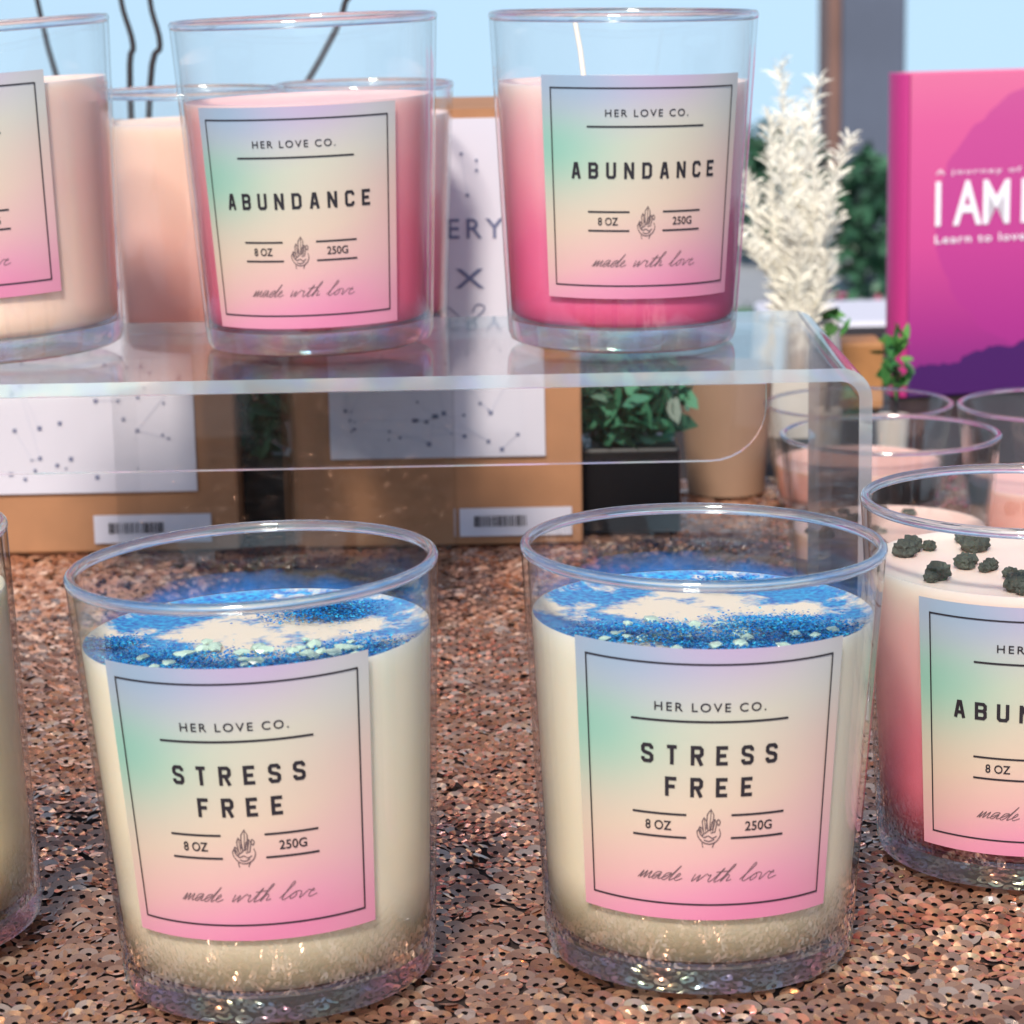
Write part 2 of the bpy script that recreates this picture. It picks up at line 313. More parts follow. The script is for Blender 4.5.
def block(word,width,h,lw,sw):
    out=[]; n=len(word); iw=lw-sw; ih=h-sw; pitch=(width-lw)/(n-1)
    for i,ch in enumerate(word):
        cx=-width/2+lw/2+pitch*i
        for st in BLK[ch]: out.append(mitre([(cx+(x-.5)*iw,(y-.5)*ih) for x,y in st],sw))
    return out
SCRIPT=[(0,[(0,0),(.15,1),(.2,0),(.5,1),(.55,0),(.9,1),(.95,.1),(1.2,.2),(1.85,.9),(1.4,.95),(1.25,.3),(1.5,0),(1.85,.7),(1.85,.1),(2.15,.2),(2.75,.9),(2.35,.9),(2.2,.2),(2.5,0),(2.85,.8),(3.1,2.0),(2.9,.1),(3.2,.2),(3.6,.7),(3.45,1.0),(3.3,.4),(3.55,0),(4.0,.35)]),
 (4.9,[(0,1),(.1,0),(.5,.9),(.55,0),(1.0,1.0),(1.25,.8),(1.45,.9),(1.5,.2),(1.7,0),(1.95,.5),(2.25,1.8),(2.1,.1),(2.4,.1),(2.7,.6),(3.05,2.1),(2.85,2.0),(2.7,0),(2.95,.9),(3.2,.7),(3.2,.1),(3.6,.25)]),
 (4.9,[(1.75,1.25),(2.8,1.4)]),
 (9.3,[(0,.2),(.6,1.9),(.4,2.2),(.25,.3),(.5,0),(.85,.4),(1.25,.95),(.95,.5),(1.1,0),(1.45,.4),(1.3,.95),(1.8,.8),(1.95,0),(2.4,.9),(2.7,.8),(3.0,.75),(2.85,1.0),(2.7,.4),(2.9,0),(3.5,.3)])]
def script2d(w):
    out=[]; tot=13.0; sc=w/tot
    for ox,p in SCRIPT:
        q=catmull([((ox+x+y*.5-tot/2)*sc,(y-.6)*sc*.72) for x,y in p],5); out.append(ribbon(q,.00015))
    return out
def emblem2d(s):
    out=[]
    def cr(cx,cy,ang,h,w):
        p=[(-w,0),(-w,h*.72),(0,h),(w,h*.72),(w,0),(-w*.6,-.1)]; ca,sa=math.cos(ang),math.sin(ang)
        q=[((cx+x*ca-y*sa)*s,(cy+x*sa+y*ca)*s) for x,y in p]; out.append(ribbon(q,.00024))
        q=[((cx+x*ca-y*sa)*s,(cy+x*sa+y*ca)*s) for x,y in [(0,h),(.1*w,h*.65),(0,0)]]; out.append(ribbon(q,.00018))
    cr(.04,-.1,-.06,1.1,.17); cr(.20,-.25,-.18,.7,.13); cr(-.16,-.25,.12,.8,.12); cr(-.34,-.4,.3,.45,.1)
    for p in ([(-.62,-.25),(-.55,-.55),(-.3,-.85),(.05,-.95),(.35,-.85)],[(.55,-.1),(.62,-.4),(.5,-.7),(.3,-.9),(.2,-1.15)],[(-.42,-.42),(-.25,-.58),(-.02,-.5),(.2,-.62),(.42,-.5)],[(-.35,-.88),(-.3,-1.15)],[(-.62,-.25),(-.5,-.12),(-.42,-.3)],[(-.25,-.72),(.02,-.8),(.3,-.68)],[(.42,.25),(.52,.1),(.6,.3),(.48,.42),(.42,.25)]):
        out.append(ribbon([(x*s,y*s) for x,y in catmull(p,5)],.00022))
    return out
# ---------------------------------------------------------------- candle
H=.099; RB=.0365; RT=.0425; WT=.0014; ZB=.0078
def Ro(z): return RB+(RT-RB)*z/H
_cache={}
def cached(key,fn,parent,name):
    if key in _cache:
        o=bpy.data.objects.new(name,_cache[key]); COL.objects.link(o); o.parent=parent; return o
    o=fn(); _cache[key]=o.data; return o
def jar_parts(root,wm='wall'):
    def wall():
        b=MB(); pr_=[]
        for i in range(13):
            z=ZB+(H-.0020-ZB)*i/12; pr_.append((Ro(z),z))
        for i in range(13):
            z=H-.0020-(H-.0020-ZB)*i/12; pr_.append((Ro(z)-WT,z))
        b.lathe(pr_,96,closed=True); return b.build('glass_jar',M[wm],root,40)
    j=cached('jar'+wm,wall,root,'glass_jar')
    def rim():
        b=MB(); c=Ro(H)-.0011; z=H-.0011; pf=[(c+.00125*math.cos(2*PI*k/14),z+.0014*math.sin(2*PI*k/14)) for k in range(14)]
        b.lathe(pf,96,closed=True); return b.build('rim',M['rim'],j,60)
    cached('rim',rim,j,'rim')
    def base():
        b=MB(); zt=ZB-.0001; pf=[(.0001,.0024),(.020,.0022),(.0325,.0008),(.0343,.0006),(.0358,.0014),(Ro(.0035),.0035),(Ro(zt),zt),(Ro(zt)-WT,zt),(.030,zt-.0004),(.0001,zt-.0006)]
        b.lathe(pf,96); return b.build('base',M['base'],j,35)
    cached('base',base,j,'base'); return j
def wax_part(root,m,top):
    b=MB(); g=WT+.00015; z0=ZB+.0003
    pf=[(.0001,z0),(Ro(z0)-g-.0020,z0),(Ro(z0)-g-.0008,z0+.0006)]+[(Ro(z)-g,z) for z in np.linspace(z0+.0018,top,14)]+[(Ro(top)-g-.0002,top+.0010),(Ro(top)-g-.0012,top+.0004),(.034,top-.0003),(.02,top-.0006),(.0001,top-.0004)]
    b.lathe(pf,72); return b.build('wax',m,root,50)
def label_parts(root,kind,zb,ang,LW,LH):
    k_=LW/.0655; rl=Ro(zb+LH/2); zt=zb+LH
    def P(x,z,off):
        a=x/rl+ang; r=Ro(z)+off; return (r*math.sin(a),-r*math.cos(a),z)
    b=MB(); nx,nz=40,6; v=[];uv=[];f=[]
    for j in range(nz+1):
        for i in range(nx+1):
            v.append(P(-LW/2+LW*i/nx,zb+LH*j/nz,.0002)); uv.append((i/nx,j/nz))
    for j in range(nz):
        for i in range(nx): q=j*(nx+1)+i; f.append((q,q+1,q+nx+2,q+nx+1))
    b.add(v,f); b.uv=uv; lab=b.build('label',M['label'],root,40)
    def put(bm,geo,cx,vf,off=.00042):
        v,f=geo; zc=zt-vf*LH; bm.add([P((cx+x)*k_,zc+y*k_,off) for x,y in v],f)
    fr=MB(); w=.00040; ix=.0655*.45; t0,t1=.055,.94; hh=LH/k_*(t1-t0)/2
    for vf in (t0,t1): put(fr,seg(-ix-w/2,0,ix+w/2,0,w,30),0,vf)
    for sx in (-1,1): put(fr,seg(sx*ix,-hh,sx*ix,hh,w,8),0,(t0+t1)/2)
    fr.build('border',M['ink'],lab)
    tx=MB()
    if kind=='stress':
        put(tx,text2d('HER LOVE CO.',.0250,.0021,1.3,.006),0,.21)
        put(tx,seg(-.0180,0,.0180,0,.00050,16),0,.262)
        for g in block('STRESS',.0314,.0047,.0029,.00086): put(tx,g,0,.385)
        for g in block('FREE',.0203,.0047,.0029,.00086): put(tx,g,0,.502)
    else:
        put(tx,text2d('HER LOVE CO.',.0250,.0021,1.3,.006),0,.165)
        put(tx,seg(-.0180,0,.0180,0,.00050,16),0,.225)
        for g in block('ABUNDANCE',.0462,.0047,.0030,.00086): put(tx,g,0,.42)
    for vf in (.605,.69):
        for sx in (-1,1): put(tx,seg(sx*.0052,0,sx*.0180,0,.00048,8),0,vf)
    put(tx,text2d('8 OZ',.0062,.0023,1.0,.010),-.0118,.648); put(tx,text2d('250G',.0066,.0023,1.0,.010),.0118,.648)
    tx.build('lettering',M['ink'],lab)
    tx=MB()
    for g in script2d(.0340): put(tx,g,0,.835)
    tx.build('script_lettering',M['ink2'],lab)
    em=MB()
    for g in emblem2d(.0044): put(em,g,0,.648)
    em.build('emblem',M['ink2'],lab); return lab
def candle(base,label,waxm,top,kind=None,zb=.018,ang=0,tilt=(0,0),scale=(1,1,1),group='candles in clear glass jars',topping=None,name='scented_candle',seed=1,wick=0.0,LW=.0655,LH=.0675,heaps=(),wm='wall'):
    root=thing(name,base,label,'candle',group,(R(tilt[1]),R(tilt[0]),0)); root.scale=scale
    jar=jar_parts(root,wm); wx=wax_part(root,waxm,top)
    if wick:
        b=MB(); b.tube([(-.012,0,top-.001),(-.0135,0,top+wick*.5),(-.0155,.0005,top+wick)],.0008,8); b.build('wick',M['wick'],wx,60)
    if kind: label_parts(root,kind,zb,R(ang),LW,LH)
    rr=random.Random(seed)
    if topping=='glitter':
        b=MB()
        def flake(x,y,s,z):
            a=rr.random()*6.28; tx=rr.gauss(0,.22); ty=rr.gauss(0,.22); v=[]
            for k in range(5):
                dx=s*math.cos(a+k*1.2566); dy=s*math.sin(a+k*1.2566); v.append((x+dx,y+dy,z+dx*tx+dy*ty))
            b.add(v,[(0,1,2,3,4)])
        cl=list(heaps); n=0
        while n<15000:
            c=rr.choice(cl); x=rr.gauss(c[0],c[2]*.5); y=rr.gauss(c[1],c[2]*.4)
            q=math.hypot(x,y)
            if q>.0392: continue
            flake(x,y,rr.uniform(.00014,.00040),top+.00005+rr.random()*.0005+max(0,q-.0375)*.5+(c[3]*math.exp(-((x-c[0])**2+(y-c[1])**2)/(c[2]*.6)**2) if len(c)>3 else 0)); n+=1
        tag(b.build('glitter',M['glit'],wx),kind='stuff')
        # blue reflection painted on the inner far glass, just above the wax
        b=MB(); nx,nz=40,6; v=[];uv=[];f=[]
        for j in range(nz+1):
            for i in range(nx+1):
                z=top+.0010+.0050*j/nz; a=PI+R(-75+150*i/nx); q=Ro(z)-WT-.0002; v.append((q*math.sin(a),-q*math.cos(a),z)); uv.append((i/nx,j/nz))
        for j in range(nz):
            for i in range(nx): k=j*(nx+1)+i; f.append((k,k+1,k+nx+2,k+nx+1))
        b.add(v,f); b.uv=uv; b.build('painted_reflection_band',M['blue_reflection'],jar,60)
        for k in range(34):
            a=rr.uniform(-2.7,-.5); q=rr.uniform(.012,.036); x=q*math.cos(a); y=q*math.sin(a); s=rr.uniform(.0010,.0026)
            bm=bmesh.new(); bmesh.ops.create_icosphere(bm,subdivisions=1,radius=s)
            for vv in bm.verts: vv.co*=rr.uniform(.6,1.2); vv.co.z*=.4; vv.co+=Vector((x,y,top+.0005))
            me=bpy.data.meshes.new('crystal_chip'); bm.to_mesh(me); bm.free(); me.materials.append(M['crystal']); o=bpy.data.objects.new('crystal_chip',me); COL.objects.link(o); o.parent=wx
    if topping=='buds':
        for k in range(22):
            a=rr.uniform(2.0,4.6) if k<15 else rr.uniform(0,6.28); q=rr.uniform(.010,.034); x=q*math.cos(a); y=q*math.sin(a); s=rr.uniform(.0016,.0036)
            bm=bmesh.new(); bmesh.ops.create_icosphere(bm,subdivisions=3,radius=s)
            for vv in bm.verts:
                d=vv.co.normalized(); vv.co*=1+.18*math.sin(9*d.x+k)*math.sin(8*d.y)+.1*math.sin(17*d.z+k); vv.co.z*=.85; vv.co+=Vector((x,y,top+s*.5))
            me=bpy.data.meshes.new('dried_bud'); bm.to_mesh(me); bm.free(); me.materials.append(M['bud']); o=bpy.data.objects.new('dried_bud',me); COL.objects.link(o); o.parent=wx
    return root
TZ=.0020
HA=[(.013,.018,.012,.002),(.015,.017,.010,.003),(-.024,-.018,.013),(-.016,-.022,.014),(.004,-.026,.013),(.026,-.018,.012),(-.034,-.002,.007)]
HB_=[(-.010,-.020,.014,.0015),(.012,-.016,.015,.002),(.020,-.014,.014,.0015),(-.022,-.018,.013),(.004,-.027,.013),(.026,-.016,.011),(.008,.029,.008)]
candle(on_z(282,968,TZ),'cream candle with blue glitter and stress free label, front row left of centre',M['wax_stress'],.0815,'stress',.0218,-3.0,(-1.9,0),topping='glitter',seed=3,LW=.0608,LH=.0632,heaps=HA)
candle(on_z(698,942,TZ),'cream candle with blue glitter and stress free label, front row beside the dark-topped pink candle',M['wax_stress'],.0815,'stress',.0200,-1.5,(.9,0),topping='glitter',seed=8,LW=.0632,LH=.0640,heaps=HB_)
candle(on_z(1017,848,TZ),'pink and cream candle topped with dark dried buds, on the sequins at the right edge',M['wax_abC'],.0800,'abundance',.0112,-2,(.4,0),scale=(1,1,.96),topping='buds',seed=5)
candle(on_z(-105,935,TZ),'plain cream candle of which only a sliver shows at the left edge, on the sequins',M['wax_plain'],.0825,None,0,0,(-5.5,0))
ZR=.112; SU=(1.005,1.005,1.06)
candle(on_z(321,343,ZR+.0004),'pink abundance candle on the riser, in front of the soft pink candles',M['wax_abA'],.0740,'abundance',.0095,-3,(-1.2,0),scale=SU,LH=.0650,wm='wall_up')
candle(on_z(622,340,ZR+.0004),'magenta and pink abundance candle on the riser, nearest the white dried fronds',M['wax_abB'],.0775,'abundance',.0172,8,(.8,0),scale=SU,wick=.020,LH=.0645,wm='wall_up')
candle(on_z(11,351,ZR+.0004),'peach and cream candle on the riser, cut by the left edge of the photo',M['wax_peach'],.0800,'stress',.0205,-8.5,(-3.2,0),scale=SU,LH=.0645,wm='wall_up')
# two low clear blocks behind the riser carry the rear candles
Z2=.096
for px,Y,lab,w,bl in ((203,.957,'pale peach candle behind the gap between the peach candle and the pink abundance candle',M['wax_rear'],'clear acrylic block under the pale peach candle behind the riser'),
    (371,.984,'pink candle almost hidden behind the pink abundance candle on the riser',M['wax_abA'],'clear acrylic block behind the pink abundance candle on the riser')):
    p=on_y(px,332,Y); candle((p.x,Y,Z2+.0004),lab,w,.086,scale=(.79,.79,.945),wm='wall_up')
    b=MB(); b.box((-.0305,-.0305,0),(.0305,.0305,Z2-TZ)); o=b.build('acrylic_block',M['acrylic']); o.location=(p.x,Y,TZ); tag(o,bl,'display block','clear acrylic display blocks')
for (px,Y,lab,w,sz) in ((890,.94,'short pale candle behind the clear riser leg, nearest the dark-topped candle',M['wax_peach'],.60),(1058,1.03,'short pale candle in front of the pink book, at the right edge',M['wax_rear'],.54),
    (858,1.10,'short pale candle behind the one at the riser leg, in front of the wooden block',M['wax_rear'],.44)):
    p=on_y(px,440,Y); candle((p.x,Y,TZ),lab,w,.040,scale=(.95,.95,sz),group='short candles behind the riser',topping='buds' if px==890 else None,wm='wall_up')
# ---------------------------------------------------------------- riser
def riser(name,xl,xr,y0,y1,zt,label,lip=None,rad=.0095):
    th=.0040; root=thing(name,((xl+xr)/2,y0,0),label,'display riser')
    xc=(xl+xr)/2; a=xl-xc; c=xr-xc; zb=TZ
    def path(o):
        r=rad-o; pts=[(a+o,zb)]
        for k in range(9):
            t=PI-PI/2*k/8; pts.append((a+rad+r*math.cos(t),zt-rad+r*math.sin(t)))
        for k in range(9):
            t=PI/2-PI/2*k/8; pts.append((c-rad+r*math.cos(t),zt-rad+r*math.sin(t)))
        pts.append((c-o,zb)); return pts
    po=path(0); pi=path(th); n=len(po); D=y1-y0; b=MB()
    v=[(x,0,z) for x,z in po]+[(x,0,z) for x,z in pi]+[(x,D,z) for x,z in po]+[(x,D,z) for x,z in pi]
    f=[];mi=[]
    for i in range(n-1):
        f+=[(i,i+1,2*n+i+1,2*n+i),(n+i+1,n+i,3*n+i,3*n+i+1)]; mi+=[0,0]
        f+=[(i+1,i,n+i,n+i+1),(2*n+i,2*n+i+1,3*n+i+1,3*n+i)]; mi+=[1,1]
    f+=[(0,2*n,3*n,n),(n-1,2*n-1,4*n-1,3*n-1)]; mi+=[1,1]
    b.add(v,f); b.mi=mi; b.build('bent_sheet',[M['sheet'],M['acredge']],root,40)
    if lip:
        xe,h,rc=lip; xe-=xc; b=MB(); t=.0030; zt2=zt-th-.0003
        pts=[(a+.004,zt2),(a+.004,zt2-h)]
        for k in range(9):
            q=-PI/2+PI/2*k/8; pts.append((xe-rc+rc*math.cos(q),zt2-h+rc+rc*math.sin(q)))
        pts.append((xe,zt2)); m=len(pts)
        v=[(x,.0002,z) for x,z in pts]+[(x,.0002+t,z) for x,z in pts]
        b.add(v,[tuple(range(m))],0)
        b.f.append(tuple(range(2*m-1,m-1,-1))); b.mi.append(0)
        for i in range(m):
            j=(i+1)%m; b.f.append((j,i,m+i,m+j)); b.mi.append(1)
        b.build('front_lip',[M['acrylic'],M['acredge']],root)
    return root
pf=on_z(873,368,ZR); pe=on_z(772,378,ZR)
Y0=on_z(450,376,ZR).y
riser('acrylic_riser',-.34,pf.x,Y0,.904,ZR,'clear acrylic riser holding the upper candles above the sequin cloth',(pe.x,.0235,.017))
# ---------------------------------------------------------------- table
b=MB(); nx,ny=40,40
v=[(-.9+1.8*i/nx,.25+1.4*j/ny,0) for j in range(ny+1) for i in range(nx+1)]
f=[(j*(nx+1)+i,j*(nx+1)+i+1,(j+1)*(nx+1)+i+1,(j+1)*(nx+1)+i) for j in range(ny) for i in range(nx)]
b.add(v,f)
for (A,B) in (((-.9,.25),(.9,.25)),((.9,.25),(.9,1.65)),((.9,1.65),(-.9,1.65)),((-.9,1.65),(-.9,.25))):
    b.add([(A[0],A[1],0),(B[0],B[1],0),(B[0],B[1],-.748),(A[0],A[1],-.748)],[(0,3,2,1)])
tc=b.build('tablecloth',M['cloth']); tag(tc,'rose gold sequin cloth covering the table under the candles','tablecloth')
sp=.0046; X=np.arange(-.27,.27,sp); Yv=np.arange(.40,1.16,sp*.88); gx,gy=np.meshgrid(X,Yv); gx=gx+((np.arange(len(Yv))%2)*sp/2)[:,None]
gx=gx.ravel(); gy=gy.ravel(); n=gx.size
gx=gx+.0016*np.sin(gy*60)+.0008*np.sin(gx*130+gy*40)+rng.normal(0,.00050,n); gy=gy+.0016*np.sin(gx*55+1)+rng.normal(0,.00050,n)
K=18; ang=np.arange(K)*2*PI/K; ro=.00238*rng.uniform(.97,1.03,n); ri=.00078
wide=np.where(rng.uniform(0,1,n)<.25,.33,.08)
tx=rng.normal(0,1,n)*wide+.05*np.sin(gx*190+gy*70); ty=.19+rng.normal(0,1,n)*wide+.06*np.sin(gy*210-gx*90)
z0=.0007+.0003*rng.uniform(0,1,n)
V=np.zeros((n,2*K,3))
for k in range(K):
    for w,r in ((0,ro),(1,ri)):
        dx=r*np.cos(ang[k]); dy=r*np.sin(ang[k]); V[:,w*K+k,0]=gx+dx; V[:,w*K+k,1]=gy+dy; V[:,w*K+k,2]=z0+dx*tx+dy*ty+(.00034 if w==0 else 0)
mn=V[:,:,2].min(axis=1,keepdims=True); V[:,:,2]+=np.maximum(0,.0002-mn)
V[:,:,2]=np.minimum(V[:,:,2],.0019)
b0=np.arange(n)*2*K; FF=np.stack([np.stack([b0+k,b0+(k+1)%K,b0+K+(k+1)%K,b0+K+k],1) for k in range(K)],1).reshape(-1,4)
me=bpy.data.meshes.new('sequins'); V=V.reshape(-1,3); me.vertices.add(len(V)); me.vertices.foreach_set('co',V.ravel().astype(np.float32))
me.loops.add(FF.size); me.loops.foreach_set('vertex_index',FF.ravel().astype(np.int32)); me.polygons.add(len(FF)); me.polygons.foreach_set('loop_start',(np.arange(len(FF))*4).astype(np.int32))
me.polygons.foreach_set('use_smooth',[True]*len(FF))
me.update(calc_edges=True); me.materials.append(M['sequin']); so=bpy.data.objects.new('sequins',me); COL.objects.link(so); so.parent=tc; tag(so,kind='stuff')
# ---------------------------------------------------------------- kraft boxes
def kraft(x0p,x1p,lx0,lx1,lbot,topy,label,stx,sty):
    Y=1.028; a=on_y(x0p,450,Y).x; c=on_y(x1p,450,Y).x; top=on_y((x0p+x1p)/2,topy,Y).z; xc=(a+c)/2; w=c-a
    root=thing('mystery_gift_box',(xc,Y,TZ),label,'box','kraft boxes behind the riser')
    b=MB(); b.box((-w/2,0,0),(w/2,.09,top)); b.build('carton',M['kraft'],root,bevel=.0012)
    b=MB(); b.box((-w/2-.0006,-.0006,top-.012),(w/2+.0006,.0906,top+.0006)); b.build('lid_flap',M['kraft'],root)
    l0=on_y(lx0,430,Y).x-xc; l1=on_y(lx1,430,Y).x-xc; zb=on_y((lx0+lx1)/2,lbot,Y).z; zt=top-.003; lc=(l0+l1)/2
    b=MB(); b.box((l0,-.0014,zb),(l1,-.0008,zt)); lab=b.build('label',M['white'],root)
    tx=MB()
    def put(g,cx,z,bm=tx,y=-.0018): bm.add([(cx+x,y,z+q) for x,q in g[0]],g[1])
    ze=on_y(480,228,Y).z-TZ; zx=on_y(472,278,Y).z-TZ; zo=on_y(480,314,Y).z-TZ
    put(text2d('MYSTERY',.056,.0080,1.3,.006),lc,ze); put(text2d('BOX',.040,.0080,1.5,.006),lc,zx)
    for s in (-1,1):
        put(ribbon(catmull([(s*x*.001,z*.001) for x,z in [(0,0),(5,3),(9,0),(13,-3),(18,0),(20,3),(17,4),(15,1)]],5),.0005),lc,zo)
        put(ribbon(catmull([(s*x*.001,z*.001) for x,z in [(0,-3),(6,-4),(11,-5),(16,-3)]],5),.0004),lc,zo)
    tx.build('lettering',M['dot'],lab)
    st=MB(); rr=random.Random(int(x1p)); prev=None
    for k in range(46):
        x=rr.uniform(l0+.004,l1-.004); z=rr.uniform(zb+.003,zo-.012) if k<36 else rr.uniform(ze+.012,zt-.004); r=rr.uniform(.0005,.0014)
        st.add([(x+r*math.cos(t*PI/4)*(1 if t%2 else .55),-.0018,z+r*math.sin(t*PI/4)*(1 if t%2 else .55)) for t in range(8)],[tuple(range(8))],0)
        if prev and math.hypot(x-prev[0],z-prev[1])<.03:
            g=ribbon([prev,(x,z)],.00018); st.add([(a_,-.0016,b_) for a_,b_ in g[0]],g[1],1)
        prev=(x,z)
    st.build('star_pattern',[M['dot'],M['line']],lab)
    s0=on_y(stx[0],535,Y).x-xc; s1=on_y(stx[1],535,Y).x-xc; z0=max(on_y(stx[0],sty[1],Y).z,.004); z1=on_y(stx[0],sty[0],Y).z
    b=MB(); b.box((s0,-.0014,z0),(s1,-.0008,z1)); stk=b.build('barcode_sticker',M['white'],root)
    b=MB(); x=s0+.006
    while x<s0+.5*(s1-s0)+.004:
        w_=rr.choice((.0003,.0006,.0009)); b.add([(x,-.0018,z0+.004),(x+w_,-.0018,z0+.004),(x+w_,-.0018,z1-.003),(x,-.0018,z1-.003)],[(0,1,2,3)]); x+=w_+rr.choice((.0004,.0007))
    b.build('barcode',M['ink'],stk)
kraft(-60,236,-10,195,497,140,'kraft box with white star label at the left edge, under and behind the riser',(95,212),(520,552))
kraft(292,582,330,545,462,116,'kraft box with white mystery box label, right of the other kraft box',(460,572),(513,553))
# ---------------------------------------------------------------- foliage helpers
def leaves(n,c,rad,size,seed,zmin=None):
    rr=random.Random(seed); b=MB()
    for _ in range(n):
        while True:
            d=Vector((rr.uniform(-1,1),rr.uniform(-1,1),rr.uniform(-1,1)))
            if d.length<1: break
        p=Vector((c[0]+d.x*rad[0],c[1]+d.y*rad[1],c[2]+d.z*rad[2]))
        if zmin is not None and p.z<zmin: p.z=zmin+rr.random()*.01
        s=size*rr.uniform(.6,1.3); t=Vector((rr.gauss(0,1),rr.gauss(0,1),rr.gauss(0,.7))).normalized(); u=t.cross(Vector((rr.gauss(0,1),rr.gauss(0,1),rr.gauss(0,1)))).normalized()
        b.add([p-t*s,p-t*.2*s+u*s*.38,p+t*.5*s+u*s*.3,p+t*s,p+t*.5*s-u*s*.3,p-t*.2*s-u*s*.38],[(0,1,2,3,4,5)])
    return b
def shrub(name,loc,label,potr,poth,cr,cz,leaf,n,m,seed,cat='plant',potm='black',square=False):
    root=thing(name,loc,label,cat)
    if poth:
        b=MB()
        if square: b.box((-potr,-potr*.8,0),(potr,potr*.8,poth)); b.build('pot',M[potm],root,bevel=.0015)
        else: b.lathe([(.0001,0),(potr*.85,0),(potr,poth),(potr*.93,poth),(potr*.9,poth-.004),(.0001,poth-.004)],32); b.build('pot',M[potm],root,40)
    b=leaves(n,(0,0,cz),cr,leaf,seed,zmin=poth or .02); b.build('foliage',M[m],root)
    b=MB(); b.tube([(0,0,max(poth-.006,0)),(.002,.001,cz*.6),(0,0,cz)],potr*.05+.0008,6); b.build('stem',M['twig'],root)
    return root
p=on_y(264,500,1.06); shrub('potted_plant',(p.x,1.06,TZ),'dark green plant in the narrow gap between the two kraft boxes',.0125,.034,(.012,.03,.040),.066,.007,240,'leafM',11,square=True)
p=on_y(630,500,1.05); shrub('potted_plant',(p.x,1.060,TZ),'green plant in square black planter right of the mystery box, seen through the riser',.0205,.036,(.026,.02,.024),.054,.007,380,'leafM',12,square=True)
p=on_y(726,480,1.13); b=MB(); b.lathe([(.0001,0),(.017,0),(.021,.056),(.0198,.056),(.016,.004),(.0001,.004)],48); o=b.build('paper_cup',M['tan'],None,40); o.location=(p.x,1.13,TZ); tag(o,'plain tan paper cup right of the potted plant, seen through the riser','cup')
# white dried fronds
p=on_y(796,400,1.27); root=thing('dried_frond_plant',(p.x,1.27,TZ),'white bleached dried fronds standing between the right riser candle and the pink book','dried plant')
b=MB(); b.lathe([(.0001,0),(.019,0),(.023,.03),(.021,.055),(.019,.055),(.019,.05),(.0001,.05)],40); b.build('pot',M['pot'],root,40)
rr=random.Random(4)
for k,(tx_,ty_,hh) in enumerate([(-.004,0,.180),(.012,.004,.172),(-.026,.006,.125),(.020,-.01,.145),(-.014,-.014,.140),(.006,-.018,.155),(-.028,-.01,.100),(.024,.0,.105),(.0,.014,.16),(-.018,0,.155),(.012,-.02,.12),(-.006,-.02,.11),(.018,-.014,.09)]):
    b=MB(); P=[Vector((tx_*(t**1.3)+.004*math.sin(t*5+k),ty_*t,.045+(hh-.045)*t)) for t in [i/14 for i in range(15)]]
    b.tube(P,.0006,5,r2=.0002)
    nl=360
    for i in range(nl):
        t=.06+.94*i/nl; q=t*14; j=min(int(q),13); pos=P[j].lerp(P[j+1],q-j); L=.0125*(1.1-t*.5)*rr.uniform(.4,1.3)
        az=rr.uniform(0,2*PI); out=rr.uniform(.3,.85); d=Vector((math.cos(az)*out,math.sin(az)*out*.6,.5+.5*rr.random())).normalized(); u=d.cross(Vector((rr.gauss(0,.5),1,rr.gauss(0,.5)))).normalized()
        bend=Vector((d.x*.0015+rr.gauss(0,.001),0,-.0014)); wd=rr.uniform(.03,.06)
        b.add([pos,pos+d*L*.4+u*L*wd,pos+d*L*.8+u*L*wd*.8+bend*.5,pos+d*L*1.05+bend*1.4,pos+d*L*.8-u*L*wd*.8+bend*.5,pos+d*L*.4-u*L*wd],[(0,1,2,3,4,5)])
    b.build('frond',M['white_frond'],root)
# green sprigs and wooden block
p=on_y(826,360,1.22); shrub('green_sprig',(p.x,1.22,TZ),'small green leaf sprig beside the white dried fronds',.008,.02,(.010,.01,.022),.055,.007,14,'leafA',21,potm='pot')
p=on_y(893,385,1.20); shrub('green_sprig',(p.x,1.20,TZ),'small green leaf sprig in front of the book spine',.008,.02,(.008,.01,.018),.046,.007,34,'leafA',22,potm='pot')
a=on_y(832,360,1.33); c=on_y(884,360,1.33); zt=on_y(860,347,1.33).z
b=MB(); b.box((-(c.x-a.x)/2,-.015,0),((c.x-a.x)/2,.015,zt)); o=b.build('wooden_block',M['wood'],None,bevel=.0015); o.location=((a.x+c.x)/2,1.345,TZ); tag(o,'small orange brown wooden block left of the pink book','wooden block')
